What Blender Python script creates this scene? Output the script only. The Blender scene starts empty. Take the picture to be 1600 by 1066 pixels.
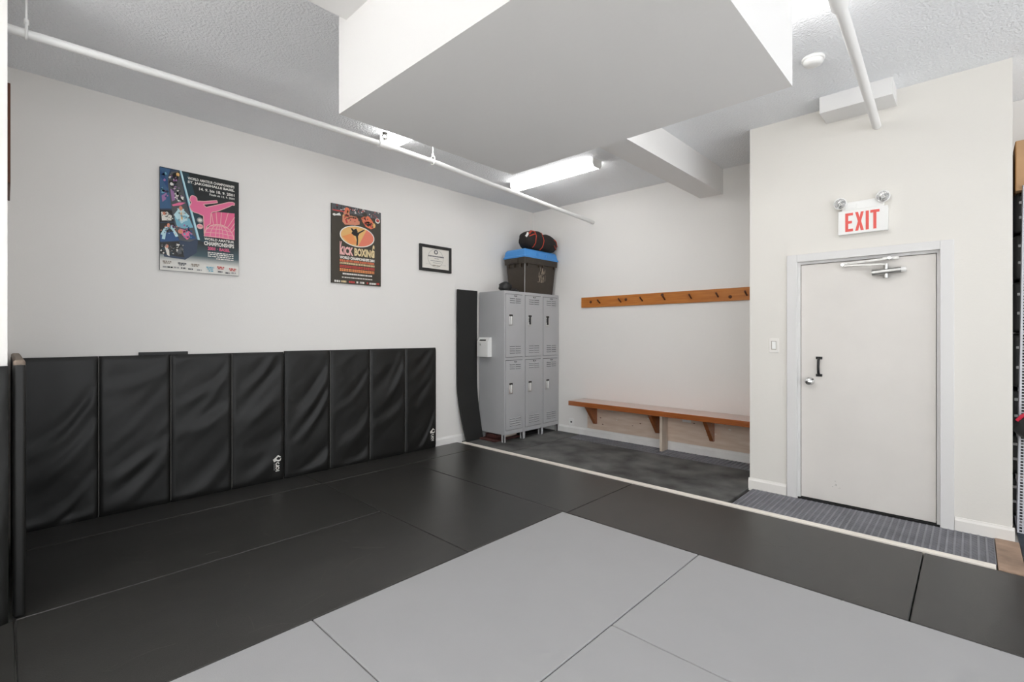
import bpy, bmesh, math, random
from mathutils import Vector, Matrix, noise
C = bpy.context.scene.collection
S = bpy.context.scene
rnd = random.Random(7)

# ---------------------------------------------------------------- camera, world, exposure
EYE = 1.40
cd = bpy.data.cameras.new('camera'); cam = bpy.data.objects.new('camera', cd); C.objects.link(cam)
cam.location = (0, 0, EYE); cam.rotation_euler = (math.radians(90), 0, math.radians(43.6 - 90))
cd.sensor_width = 36; cd.lens = 753 / 1600 * 36; cd.shift_y = -9 / 1600; cd.clip_start = .02
S.camera = cam
w = bpy.data.worlds.new('daylight'); S.world = w; w.use_nodes = True
bg = w.node_tree.nodes['Background']; bg.inputs[0].default_value = (.93, .96, 1, 1); bg.inputs[1].default_value = 1.9
S.view_settings.view_transform = 'Standard'; S.view_settings.look = 'None'
S.view_settings.gamma = 1; S.view_settings.use_curve_mapping = False
S.view_settings.exposure = 0.52
sd = bpy.data.lights.new('sun', 'SUN'); sun = bpy.data.objects.new('sun', sd); C.objects.link(sun)   # sun added through the unseen windows, to bounce off the floor behind the viewer
sd.energy = 3.5; sd.angle = math.radians(.6); sd.color = (1, .985, .96)
sun.location = (-8, -8, 9); sun.rotation_euler = Vector((.45, .60, -.75)).to_track_quat('-Z', 'Y').to_euler()
UPLIGHT = 11.0      # glow of the top lenses on the added, unseen hung fixtures
TUBE = 8.0          # emission of the fluorescent diffusers
S.cycles.max_bounces = 10; S.cycles.diffuse_bounces = 7; S.cycles.caustics_reflective = False

# ---------------------------------------------------------------- room dimensions (metres)
XB, YL, ZC, XP = 5.61, 4.89, 3.285, 4.71     # back wall, left wall, ceiling, door partition
PY0, PY1 = -.205, 1.47                       # partition ends
SX, SY = .005, 3.45                          # outer corner of the wall on the left of the frame

# ---------------------------------------------------------------- materials
def lin(c):
    return tuple((v/255/12.92 if v/255 <= .04045 else ((v/255+.055)/1.055)**2.4) for v in c) + (1,)
MATS = {}
def mat(name, col, rough=.6, metal=0, var=0, vscale=6, bump=0, bscale=60, emit=0, stretch=None, spec=.5, col2=None):
    m = bpy.data.materials.new(name); m.use_nodes = True
    nt = m.node_tree; N = nt.nodes; L = nt.links; b = N['Principled BSDF']
    b.inputs['Base Color'].default_value = lin(col); b.inputs['Roughness'].default_value = rough
    b.inputs['Metallic'].default_value = metal; b.inputs['Specular IOR Level'].default_value = spec
    tc = N.new('ShaderNodeTexCoord'); vec = tc.outputs['Object']
    if stretch:
        mp = N.new('ShaderNodeMapping'); mp.inputs['Scale'].default_value = stretch; L.new(vec, mp.inputs[0]); vec = mp.outputs[0]
    if var or col2:
        n = N.new('ShaderNodeTexNoise'); n.inputs['Scale'].default_value = vscale; n.inputs['Detail'].default_value = 6; L.new(vec, n.inputs[0])
        r = N.new('ShaderNodeValToRGB'); L.new(n.outputs[0], r.inputs[0])
        c2 = col2 or tuple(min(255, v*(1+var)) for v in col); c1 = col if col2 else tuple(v*(1-var) for v in col)
        r.color_ramp.elements[0].position = .3; r.color_ramp.elements[1].position = .72
        r.color_ramp.elements[0].color = lin(c1); r.color_ramp.elements[1].color = lin(c2)
        L.new(r.outputs[0], b.inputs['Base Color'])
    if bump:
        n = N.new('ShaderNodeTexNoise'); n.inputs['Scale'].default_value = bscale; n.inputs['Detail'].default_value = 3; L.new(tc.outputs['Object'], n.inputs[0])
        bp = N.new('ShaderNodeBump'); bp.inputs['Strength'].default_value = bump; bp.inputs['Distance'].default_value = .01
        L.new(n.outputs[0], bp.inputs['Height']); L.new(bp.outputs[0], b.inputs['Normal'])
    if emit:
        b.inputs['Emission Color'].default_value = (1, .985, .96, 1); b.inputs['Emission Strength'].default_value = emit
    MATS[name] = m
    return m
M_WALL = mat('wall_paint', (233, 231, 228), .75, bump=.06, bscale=90)
M_CREAMW = mat('cream_wall_paint', (227, 224, 218), .75, bump=.06, bscale=90)
M_BULK = mat('bulkhead_paint', (230, 229, 228), .8, bump=.05, bscale=40)
M_CEIL = mat('popcorn_ceiling', (239, 241, 244), .95, bump=1.0, bscale=62)
M_TRIM = mat('white_trim', (236, 235, 233), .45, var=.02)
M_DOOR = mat('door_paint', (222, 218, 213), .5, var=.012, vscale=3)
M_FRAME = mat('door_frame_paint', (222, 221, 220), .5)
M_CONC = mat('pale_concrete', (226, 224, 220), .8, var=.06)  # kept pale so the unseen floor bounces light up to the ceiling
M_MATB = mat('black_vinyl_mat', (48, 47, 45), .30, var=.06, vscale=5, bump=.12, bscale=260, stretch=(1, 2.5, 1))
M_MATG = mat('grey_vinyl_mat', (160, 160, 161), .5, var=.008, vscale=4, bump=.10, bscale=260)
M_PAD = mat('black_vinyl_pad', (22, 22, 21), .42, spec=.38, bump=.03, bscale=300)
M_PADS = mat('pad_seam', (96, 95, 92), .5)
M_TAN = mat('worn_pad_edge', (118, 104, 92), .6, var=.2, vscale=30)
M_LEAN = mat('black_foam_mat', (30, 30, 29), .7, bump=.1, bscale=200)
M_SCR = mat('mat_scuff', (84, 82, 78), .5)
M_RUB = mat('dusty_rubber', (40, 40, 40), .7, vscale=3.2, col2=(112, 112, 110), bump=.1, bscale=150)
M_LINK = mat('link_mat_base', (14, 14, 15), .7)
M_RIB = mat('link_mat_rib', (126, 126, 132), .6, var=.08)
M_BLUE = mat('blue_black_floor', (34, 44, 54), .5, vscale=14, col2=(58, 68, 78))
M_STRIP = mat('pale_pine_strip', (236, 229, 219), .55, var=.06, vscale=3, stretch=(30, 1, 30))
M_PLY = mat('plywood', (212, 188, 168), .7, vscale=4, col2=(226, 208, 192), stretch=(6, 1, 8))
M_PLYB = mat('plywood_block', (150, 126, 108), .7, var=.14, vscale=9)
M_BENCH = mat('stained_bench_wood', (150, 82, 40), .14, vscale=5, col2=(170, 100, 54), stretch=(14, .8, 14))
_b = M_BENCH.node_tree.nodes['Principled BSDF'].inputs; _b['Coat Weight'].default_value = 1; _b['Coat Roughness'].default_value = .12
M_RACK = mat('pine_rack_wood', (170, 98, 32), .4, vscale=5, col2=(192, 122, 50), stretch=(10, .9, 10))
M_KNOT = mat('dark_wood', (88, 44, 20), .5)
M_POST = mat('raw_board', (214, 200, 184), .6, var=.05, stretch=(8, 8, 1))
M_LOCK = mat('grey_enamel', (176, 177, 179), .42, var=.02, vscale=2)
M_LOCKD = mat('locker_shadow_gap', (58, 59, 61), .5)  # dark colour painted as shade in door gaps and under louvres
M_CHROME = mat('chrome', (225, 225, 225), .18, metal=1)
M_STEEL = mat('brushed_steel', (190, 190, 188), .3, metal=1)
M_BLACK = mat('black_plastic', (24, 24, 25), .45)
M_BIN = mat('brown_tote_plastic', (54, 45, 35), .45, var=.08, vscale=8)
M_LID = mat('blue_lid_plastic', (70, 142, 210), .4)
M_SCUFF = mat('tote_scuff', (150, 138, 122), .7, var=.15, vscale=40)
M_BAG = mat('black_bag_cloth', (32, 27, 25), .8, bump=.4, bscale=25)
M_RED = mat('red_cloth', (186, 62, 40), .6)
M_PINKR = mat('pink_red', (206, 40, 70), .5)
M_YEL = mat('yellow_cloth', (216, 160, 40), .6)
M_WHITE = mat('white_plastic', (238, 238, 236), .35)
M_PIPE = mat('pipe_paint', (236, 236, 235), .4)
M_DIFF = mat('lit_diffuser', (240, 240, 240), .4, emit=TUBE)
M_UP = mat('added_top_lens', (240, 240, 240), .4, emit=UPLIGHT)
M_BRASS = mat('dull_metal', (110, 108, 104), .4, metal=.6)
M_CARD = mat('cardboard', (186, 150, 112), .8, var=.05)
M_TAPE = mat('kraft_edge', (150, 108, 58), .7)
M_SHELF = mat('pale_grey_metal', (206, 207, 213), .4)
M_EXITR = mat('exit_red', (228, 92, 84), .5)
M_BROWN = mat('red_brown_board', (84, 50, 46), .6, var=.15, vscale=12)
M_CREAM = mat('cream_board_end', (206, 194, 180), .6)
M_GAP = mat('dark_gap', (20, 20, 20), .8)
P = {}
def ink(name, col):
    P[name] = mat('ink_'+name, col, .35); return P[name]
for n_, c_ in dict(black=(30, 29, 28), teal=(28, 60, 72), blue=(58, 96, 134), deep=(44, 60, 84), white=(232, 230, 224), pink=(232, 112, 154), rose=(228, 100, 142), lilac=(160, 116, 164),
                   ice=(190, 224, 232), cyan=(120, 176, 196), navy=(40, 78, 128), grey=(150, 150, 150), dim=(82, 84, 88), brown=(62, 56, 46), skin=(214, 140, 112), orange=(226, 120, 84), tan=(228, 180, 112),
                   scuff=(196, 192, 187), salmon=(228, 128, 104), blush=(234, 182, 178), cream=(226, 206, 160), red=(190, 70, 64), paper=(226, 222, 214), taupe=(150, 140, 128), gold=(232, 150, 90)).items(): ink(n_, c_)
def fade(name, stops, axis='Z'):
    m = mat(name, (128, 128, 128), .35); nt = m.node_tree; N = nt.nodes; L = nt.links
    tc = N.new('ShaderNodeTexCoord'); sp = N.new('ShaderNodeSeparateXYZ'); r = N.new('ShaderNodeValToRGB')
    L.new(tc.outputs['Generated'], sp.inputs[0]); L.new(sp.outputs[axis], r.inputs[0]); L.new(r.outputs[0], N['Principled BSDF'].inputs['Base Color'])
    e = r.color_ramp.elements
    while len(e) < len(stops): e.new(.5)
    for el, (p, c) in zip(e, stops): el.position = p; el.color = lin(c)
    return m

# ---------------------------------------------------------------- mesh builder
ORG = {}
class MB:
    def __init__(s): s.v = []; s.f = []; s.mi = []; s.sm = []; s.mats = []
    def m(s, mt):
        if mt not in s.mats: s.mats.append(mt)
        return s.mats.index(mt)
    def add(s, vs, fs, mt, smooth=False):
        o = len(s.v); s.v += [tuple(v) for v in vs]; i = s.m(mt)
        for f in fs: s.f.append([k+o for k in f]); s.mi.append(i); s.sm.append(smooth)
    def box(s, x0, x1, y0, y1, z0, z1, mt):
        s.add([(x, y, z) for z in (z0, z1) for y in (y0, y1) for x in (x0, x1)],
              [(0, 2, 3, 1), (4, 5, 7, 6), (0, 1, 5, 4), (2, 6, 7, 3), (0, 4, 6, 2), (1, 3, 7, 5)], mt); return s
    def bbox(s, x0, x1, y0, y1, z0, z1, mt, r=.004, seg=2, smooth=True):
        bm = bmesh.new(); bmesh.ops.create_cube(bm, size=1)
        for v in bm.verts: v.co = Vector((x0+(v.co.x+.5)*(x1-x0), y0+(v.co.y+.5)*(y1-y0), z0+(v.co.z+.5)*(z1-z0)))
        bmesh.ops.bevel(bm, geom=list(bm.edges), offset=r, segments=seg, affect='EDGES', profile=.5)
        n0 = len(s.f); ar = sorted(range(len(bm.faces)), key=lambda i, F=list(bm.faces): -F[i].calc_area())[:6]
        s.bm(bm, mt, smooth)
        for i in ar: s.sm[n0+i] = False
        return s
    def bm(s, bm, mt, smooth=False, M=None):
        bm.verts.index_update()
        s.add([(M @ v.co if M else v.co) for v in bm.verts], [[v.index for v in f.verts] for f in bm.faces], mt, smooth); bm.free(); return s
    def prism(s, pts, off, mt):          # polygon (3d points) extruded by vector
        n = len(pts); a = [Vector(p) for p in pts]; o = Vector(off); b = [p+o for p in a]
        nn = sum(((a[i]-a[0]).cross(a[(i+1) % n]-a[0]) for i in range(1, n-1)), Vector())
        fl = nn.dot(o) > 0
        fs = [list(range(n))[::-1], [n+i for i in range(n)]] + [(i, (i+1) % n, n+(i+1) % n, n+i) for i in range(n)]
        s.add(a+b, fs if fl else [list(f)[::-1] for f in fs], mt); return s
    def tube(s, pts, r, mt, n=10, cap=True, smooth=True):
        pts = [Vector(p) for p in pts]; rings = []; R = r if isinstance(r, (list, tuple)) else [r]*len(pts)
        up = None
        for i, p in enumerate(pts):
            t = (pts[min(i+1, len(pts)-1)]-pts[max(i-1, 0)]).normalized()
            if up is None: up = t.orthogonal().normalized()
            up = (up - t*up.dot(t)).normalized(); sd = t.cross(up)
            rings.append([p+(up*math.cos(2*math.pi*k/n)+sd*math.sin(2*math.pi*k/n))*R[i] for k in range(n)])
        vs = [v for rg in rings for v in rg]; fs = []
        for i in range(len(pts)-1):
            for k in range(n): fs.append((i*n+k, i*n+(k+1) % n, (i+1)*n+(k+1) % n, (i+1)*n+k))
        s.add(vs, fs, mt, smooth)
        if cap:
            s.add(rings[0], [list(range(n))[::-1]], mt); s.add(rings[-1], [list(range(n))], mt)
        return s
    def lathe(s, prof, org, axis, mt, n=24, smooth=True):   # prof: (radius, height along axis)
        a = Vector(axis).normalized(); u = a.orthogonal().normalized(); wv = a.cross(u); o = Vector(org); vs = []; fs = []
        for r, h in prof:
            for k in range(n): vs.append(o+a*h+(u*math.cos(2*math.pi*k/n)+wv*math.sin(2*math.pi*k/n))*max(r, 1e-5))
        for i in range(len(prof)-1):
            for k in range(n): fs.append((i*n+k, i*n+(k+1) % n, (i+1)*n+(k+1) % n, (i+1)*n+k))
        s.add(vs, fs, mt, smooth); return s
    def loft(s, secs, mt, smooth=False, caps=True):
        n = len(secs[0]); vs = [v for c in secs for v in c]; fs = []
        for i in range(len(secs)-1):
            for k in range(n): fs.append((i*n+k, i*n+(k+1) % n, (i+1)*n+(k+1) % n, (i+1)*n+k))
        s.add(vs, fs, mt, smooth)
        if caps: s.add(secs[0], [list(range(n))[::-1]], mt); s.add(secs[-1], [list(range(n))], mt)
        return s
    def build(s, name, parent=None, base=None):
        me = bpy.data.meshes.new(name)
        o = bpy.data.objects.new(name, me); C.objects.link(o)
        if parent is not None: org = ORG[parent]; o.parent = parent
        else:
            if base is None:
                xs = [[v[i] for v in s.v] for i in range(3)]
                base = ((min(xs[0])+max(xs[0]))/2, (min(xs[1])+max(xs[1]))/2, min(xs[2]))
            org = Vector(base); o.location = org
        ORG[o] = org
        me.from_pydata([(v[0]-org[0], v[1]-org[1], v[2]-org[2]) for v in s.v], [], s.f)
        for mt in s.mats: me.materials.append(mt)
        me.polygons.foreach_set('material_index', s.mi); me.polygons.foreach_set('use_smooth', s.sm); me.update()
        return o
def rrect(x0, x1, y0, y1, z, r, seg=4):
    out = []
    for cx, cy, a0 in ((x1-r, y1-r, 0), (x0+r, y1-r, 90), (x0+r, y0+r, 180), (x1-r, y0+r, 270)):
        for k in range(seg+1):
            a = math.radians(a0+90*k/seg); out.append((cx+r*math.cos(a), cy+r*math.sin(a), z))
    return out
def thing(name, label, cat, base, group=None):
    o = bpy.data.objects.new(name, None); o.empty_display_size = .1; C.objects.link(o); o.location = base; ORG[o] = Vector(base)
    return tag(o, label, cat, group)
def tag(o, label=None, cat=None, group=None, kind=None):
    if label: o['label'] = label
    if cat: o['category'] = cat
    if group: o['group'] = group
    if kind: o['kind'] = kind
    return o
def struct(o, label=None, cat=None): return tag(o, label, cat, None, 'structure')

# ---------------------------------------------------------------- structure
X0, Y0 = -4.6, -4.4      # rear of the room, behind the camera
struct(MB().box(X0-.1, 5.8, Y0-.1, 5.1, -.14, -.04, M_CONC).build('floor'), 'concrete floor under the mats', 'floor')
struct(MB().box(X0-.1, 5.8, Y0-.1, 5.1, ZC, ZC+.12, M_CEIL).build('ceiling'), 'white stippled ceiling', 'ceiling')
struct(MB().box(-.1, XB+.12, YL, YL+.12, -.04, ZC, M_WALL).build('wall_left'), 'off-white wall with the posters and black wall mats', 'wall')
struct(MB().box(XB, XB+.12, Y0, YL, -.04, ZC, M_WALL).build('wall_back'), 'off-white wall behind the bench and coat rack', 'wall')
b = MB()
b.box(XP, XP+.12, PY0, .10, -.04, ZC, M_CREAMW).box(XP, XP+.12, 1.15, PY1, -.04, ZC, M_CREAMW).box(XP, XP+.12, .10, 1.15, 2.075, ZC, M_CREAMW)
b.box(XP+.12, XB, PY0, PY0+.1, -.04, ZC, M_CREAMW).box(XP+.12, XB, PY1-.1, PY1, -.04, ZC, M_CREAMW)
struct(b.build('wall_right'), 'cream partition wall holding the exit door', 'wall')
struct(MB().box(SX-.12, SX, SY+.1, YL, -.04, ZC, M_WALL).build('wall_end'), 'short end wall beside the left row of mats', 'wall')
struct(MB().box(X0, SX, SY, SY+.1, -.04, ZC, M_WALL).build('wall_near'), 'white wall edge at the far left', 'wall')
# unseen walls behind the camera, with wide windows added to let light in
b = MB(); b.box(X0-.12, X0, Y0, SY+.1, -.04, .35, M_WALL).box(X0-.12, X0, Y0, SY+.1, 2.95, ZC, M_WALL)
for y, e in ((Y0, -2.2), (-.5, SY+.1)): b.box(X0-.12, X0, y, e, .35, 2.95, M_WALL)
struct(b.build('wall_rear'), 'unseen wall behind the viewer with wide windows added for light', 'wall')
b = MB(); b.box(X0, XB, Y0-.12, Y0, -.04, .35, M_WALL).box(X0, XB, Y0-.12, Y0, 2.95, ZC, M_WALL)
for x in (X0, 5.3): b.box(x, x+.3, Y0-.12, Y0, .35, 2.95, M_WALL)
struct(b.build('wall_front'), 'unseen street wall behind the viewer with wide windows added for light', 'wall')
b = MB()
for y in (-2.2, -1.37, -.55): b.box(X0-.09, X0-.03, y, y+.05, .35, 2.95, M_STEEL)
b.box(X0-.09, X0-.03, -2.2, -.5, .35, .40, M_STEEL).box(X0-.09, X0-.03, -2.2, -.5, 2.90, 2.95, M_STEEL)
struct(b.build('window_1'), 'metal frame of the added window behind the viewer', 'window')
b = MB()
for x in (-4.3, -2.2, -.4, 1.4, 3.2, 5.25): b.box(x, x+.05, Y0-.09, Y0-.03, .35, 2.95, M_STEEL)
struct(b.build('window_2'), 'metal frame of the added windows in the unseen street wall', 'window')
# bulkhead box, beam, stub
BX0, BX1, BY0, BY1, BZ = 1.194, 2.505, .597, 2.38, 2.55
struct(MB().box(BX0, BX1, BY0, BY1, BZ, ZC, M_BULK).build('trim_1'), 'large white boxed bulkhead hanging from the ceiling', 'bulkhead')
b = MB().box(-1.5, BX0, 2.035, 2.30, 3.004, ZC, M_BULK).box(BX1, XB, 2.035, 2.30, 3.004, ZC, M_BULK)
struct(b.build('trim_2'), 'white ceiling beam running to the back wall', 'beam')
struct(MB().box(4.45, XP, .412, .870, 3.158, ZC, M_BULK).build('trim_3'), 'short boxed beam end above the exit sign', 'beam')
# baseboards
M_BB = mat('cream_baseboard', (234, 231, 226), .5)
def basebd(name, pts, n, label, m=None):         # wall foot line p->q, n = direction off the wall
    (x0, y0), (x1, y1) = pts; t = .012
    prof = [(0, -.02), (t, -.02), (t, .072), (t*.55, .086), (t*.4, .095), (0, .095)]
    a = [(x0+n[0]*d, y0+n[1]*d, z) for d, z in prof]
    struct(MB().prism(a, (x1-x0, y1-y0, 0), m or M_TRIM).build(name), label, 'baseboard')
basebd('baseboard_left', ((SX, YL), (XB, YL)), (0, -1), 'white baseboard under the poster wall')
basebd('baseboard_back', ((XB, PY1), (XB, YL-.012)), (-1, 0), 'white baseboard below the bench')
basebd('baseboard_right', ((XP, 1.166), (XP, PY1+.01)), (-1, 0), 'short white baseboard left of the exit door', M_BB)
basebd('baseboard_end', ((XP, PY0-.01), (XP, .084)), (-1, 0), 'short white baseboard right of the exit door', M_BB)

# ---------------------------------------------------------------- door
d = bpy.data.objects.new('door_1', None); C.objects.link(d); d.location = (XP, .62, 0); ORG[d] = Vector(d.location)
struct(d, 'pale grey flat exit door in a painted steel frame', 'door')
b = MB(); xf = XP-.016
for (y0, y1, z0, z1) in ((1.085, 1.163, -.02, 2.092), (.087, .163, -.02, 2.092), (.163, 1.085, 2.028, 2.092)):
    b.bbox(xf, XP+.11, y0, y1, z0, z1, M_FRAME, .003)
fr = b.build('door_frame', d)
b = MB()
for (y0, y1, z0, z1) in ((1.066, 1.085, 0, 2.028), (.163, .182, 0, 2.028), (.182, 1.066, 2.008, 2.028)):
    b.box(XP+.022, XP+.10, y0, y1, z0, z1, M_FRAME)
b.build('door_stop', fr)
slab = MB().bbox(XP+.030, XP+.075, .186, 1.062, .012, 2.004, M_DOOR, .002).build('door_slab', d)
MB().box(XP+.01, XP+.11, .163, 1.085, -.02, .006, M_GAP).build('threshold', d)
xs = XP+.030
b = MB()
for z in (1.062, 1.208): b.bbox(xs-.008, xs, .905, .952, z-.011, z+.011, M_BLACK, .003)
b.tube([(xs-.006, .929, 1.066), (xs-.03, .929, 1.085), (xs-.036, .929, 1.135), (xs-.03, .929, 1.185), (xs-.006, .929, 1.204)], .010, M_BLACK, 10)
tag(b.build('pull_handle', d), 'black pull handle')
b = MB().lathe([(.0, -.0), (.034, 0), (.034, .006), (.02, .012), (.016, .03), (.026, .04), (.030, .052), (.024, .064), (0, .067)], (xs, .995, 1.008), (-1, 0, 0), M_CHROME)
tag(b.build('door_knob', d), 'chrome door knob')
b = MB().tube([(xs-.03, .385, 1.902), (xs-.03, .565, 1.890)], .023, M_STEEL, 16)
b.tube([(xs-.03, .355, 1.904), (xs-.03, .385, 1.902)], .019, M_WHITE, 16).box(xs-.03, xs, .41, .54, 1.885, 1.905, M_STEEL)
b.tube([(xs-.03, .478, 1.845), (xs-.03, .478, 1.955)], .016, M_STEEL, 14)
tag(b.build('door_closer', d), 'steel door closer body')
b = MB()
b.prism([(xs-.045, .47, 1.945), (xs-.045, .50, 1.960), (xs-.045, .76, 1.972), (xs-.045, .76, 1.958)], (.008, 0, 0), M_STEEL)
b.prism([(xs-.032, .76, 1.972), (xs-.032, .76, 1.990), (xs-.032, .44, 2.004), (xs-.032, .44, 1.990)], (.008, 0, 0), M_STEEL)
b.tube([(xs-.05, .757, 1.974), (xs-.022, .757, 1.974)], .013, M_CHROME, 12).tube([(xs-.05, .455, 1.997), (xs-.012, .455, 1.997)], .012, M_CHROME, 12)
b.box(xs-.014, xs-.006, .40, .50, 1.988, 2.008, M_STEEL)
b.build('closer_arm', d)
b = MB()
for i in range(9):
    y = .80+rnd.uniform(-.05, .05); z = .16+rnd.uniform(-.03, .03); r_ = rnd.uniform(.002, .008)
    b.prism([(xs, y+r_*math.cos(k*1.05)*rnd.uniform(.6, 1.5), z+r_*math.sin(k*1.05)*.6) for k in range(6)], (-.0003, 0, 0), P['scuff'])
tag(b.build('scuff_marks', slab), kind='stuff')

# ---------------------------------------------------------------- floor mats
def floor_mat(x0, x1, y0, y1, m, label, name='floor_mat', cat='mat', z1=0., group=None):
    g = .0025
    o = MB().bbox(x0+g, x1-g, y0+g, y1-g, -.04, z1, m, .005, 2).build(name)
    return tag(o, label, cat, group)
B_, G_ = M_MATB, M_MATG
floor_mat(.03, 2.06, 4.45, YL-.013, B_, 'narrow black vinyl mat along the foot of the first four wall pads')
floor_mat(2.06, 4.08, 4.43, YL-.013, B_, 'narrow black vinyl mat strip running up to the leaning foam mat')
floor_mat(.03, 2.06, 3.40, 4.45, B_, 'black vinyl floor mat second from the left wall pads')
floor_mat(.03, 2.06, 2.35, 3.40, B_, 'large black vinyl floor mat bordering the grey mats on the left')
floor_mat(-2.0, .03, 2.35, 3.40, B_, 'black vinyl floor mat in the bottom left corner')
floor_mat(2.06, 3.055, 2.35, 4.43, B_, 'black vinyl floor mat with curved scuffs in the middle of the room')
floor_mat(3.055, 4.08, 2.31, 4.43, B_, 'black vinyl floor mat nearest the lockers')
floor_mat(3.05, 4.08, .22, 2.31, B_, 'long black vinyl floor mat beside the ribbed door mat')
floor_mat(3.05, 4.08, -1.85, .22, B_, 'black vinyl floor mat at the right edge past the plywood block')
floor_mat(1.04, 3.05, 1.26, 2.35, G_, 'grey vinyl floor mat whose corner points at the bench')
floor_mat(-.97, 1.04, 1.26, 2.35, G_, 'grey vinyl floor mat at the bottom left beside the black mats')
floor_mat(2.02, 3.05, -.80, 1.26, G_, 'grey vinyl floor mat at the bottom right')
floor_mat(.0, 2.02, .20, 1.26, G_, 'grey vinyl floor mat at the bottom centre edge')
floor_mat(.0, 2.02, -.86, .20, G_, 'grey vinyl floor mat under the viewer')
def scuffs(parent_mat, x0, x1, y0, y1, n, seed):
    r = random.Random(seed); b = MB()
    for i in range(n):
        x, y, a, l = r.uniform(x0, x1), r.uniform(y0, y1), r.uniform(0, 3.14), r.choice([.02, .04, .08, .14, .22]); k = r.uniform(-.6, .6); wd = r.uniform(.0015, .004)
        pts = [(x+math.cos(a+k*t)*l*t, y+math.sin(a+k*t)*l*t) for t in (0, .33, .66, 1)]
        nx_, ny_ = -math.sin(a)*wd, math.cos(a)*wd
        up = [(px, py, .0003) for px, py in pts]; dn = [(px+nx_, py+ny_, .0003) for px, py in pts]
        b.prism(dn[::-1]+up if True else up, (0, 0, .0002), M_SCR)
    tag(b.build('scuff_marks', parent_mat), kind='stuff')
for o_ in [o for o in bpy.data.objects if o.name.startswith('floor_mat')]:
    bx = [o_.matrix_basis @ Vector(c) for c in o_.bound_box]
    xa, xb, ya, yb = min(v.x for v in bx), max(v.x for v in bx), min(v.y for v in bx), max(v.y for v in bx)
    if o_.data.materials[0] == M_MATB and xb > .5: scuffs(o_, xa+.1, xb-.25, ya+.08, yb-.2, int(14*(xb-xa)*(yb-ya)), int(xa*100+ya*10))
# pale wood strip, rubber floor, plywood block
tag(MB().bbox(4.085, 4.150, -.11, 4.80, -.04, .007, M_STRIP, .003).build('wood_strip'), 'long pale wooden strip edging the black mats', 'wood strip')
floor_mat(4.153, XB-.013, 4.0, YL-.013, M_RUB, 'dusty black rubber sheet under the lockers', 'rubber_sheet')
floor_mat(4.153, 5.30, 1.475, 4.0, M_RUB, 'dusty black rubber sheet in front of the bench', 'rubber_sheet')
def link_mat(x0, x1, y0, y1, label, pitch, cross, along='x'):
    t = thing('link_mat', label, 'mat', ((x0+x1)/2, (y0+y1)/2, -.04))
    MB().box(x0, x1, y0, y1, -.04, -.010, M_LINK).build('mat_base', t)
    b = MB(); n = int((y1-y0)/pitch); p = (y1-y0)/n
    for i in range(n+1):
        y = y0+p*i; b.box(x0, x1, max(y-.0055, y0), min(y+.0055, y1), -.010, .001, M_RIB)
    k = int((x1-x0)/cross); q = (x1-x0)/k
    for i in range(n):
        for j in range(k+1):
            x = x0+q*j; b.box(max(x-.004, x0), min(x+.004, x1), y0+p*i+.0055, y0+p*(i+1)-.0055, -.010, -.001, M_RIB)
    tag(b.build('ribbing', t), kind='stuff')
link_mat(4.153, XP-.014, -.115, 1.44, 'grey ribbed rubber link mat in front of the exit door', .038, .021)
link_mat(5.303, XB-.014, 1.475, 3.99, 'narrow ribbed rubber mat strip along the wall under the bench', .045, .03)
tag(MB().bbox(4.085, XP-.014, PY0-.03, -.118, -.04, .006, M_PLYB, .004).build('plywood_block'), 'brown plywood block at the end of the ribbed door mat', 'plywood')
floor_mat(4.085, XB-.01, -2.0, PY0-.032, M_BLUE, 'blue-black rubber sheet under the metal shelving', 'rubber_sheet', z1=-.015)

# ---------------------------------------------------------------- padded mats on the walls
def logo(b, ox, oz, y, h):
    """white maker's mark, reading downwards: horned head, three letters, a small line"""
    k = h/100.
    q = lambda pts: [(ox+px*k, y, oz-pz*k) for px, pz in pts]
    e = (0, -.0012, 0)
    for pts in ([(-4, 22), (10, 12), (26, -2), (42, 12), (38, 15), (27, 9), (15, 19), (22, 27), (34, 28), (38, 22), (44, 20), (40, 33), (28, 38), (16, 33), (2, 38)],):
        b.prism(q(pts), e, P['white'])
    def ring(cx, cz, rx, rz, t, a0=0, a1=360):
        n = 12
        for i in range(n):
            u = math.radians(a0+(a1-a0)*i/n); v = math.radians(a0+(a1-a0)*(i+1)/n)
            b.prism(q([(cx+rx*math.cos(u), cz+rz*math.sin(u)), (cx+rx*math.cos(v), cz+rz*math.sin(v)), (cx+(rx-t)*math.cos(v), cz+(rz-t)*math.sin(v)), (cx+(rx-t)*math.cos(u), cz+(rz-t)*math.sin(u))]), e, P['white'])
    ring(22, 52, 11, 11, 5, 90, 360); b.prism(q([(11, 60), (33, 60), (33, 65), (11, 65)]), e, P['white'])
    ring(22, 76, 11, 11, 5)
    b.prism(q([(11, 90), (33, 90), (33, 95), (11, 95)]), e, P['white'])
    for i in range(7):
        z = 46+i*6; b.prism(q([(1, z), (6, z), (6, z+4), (1, z+4)]), e, P['grey'])
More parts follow.
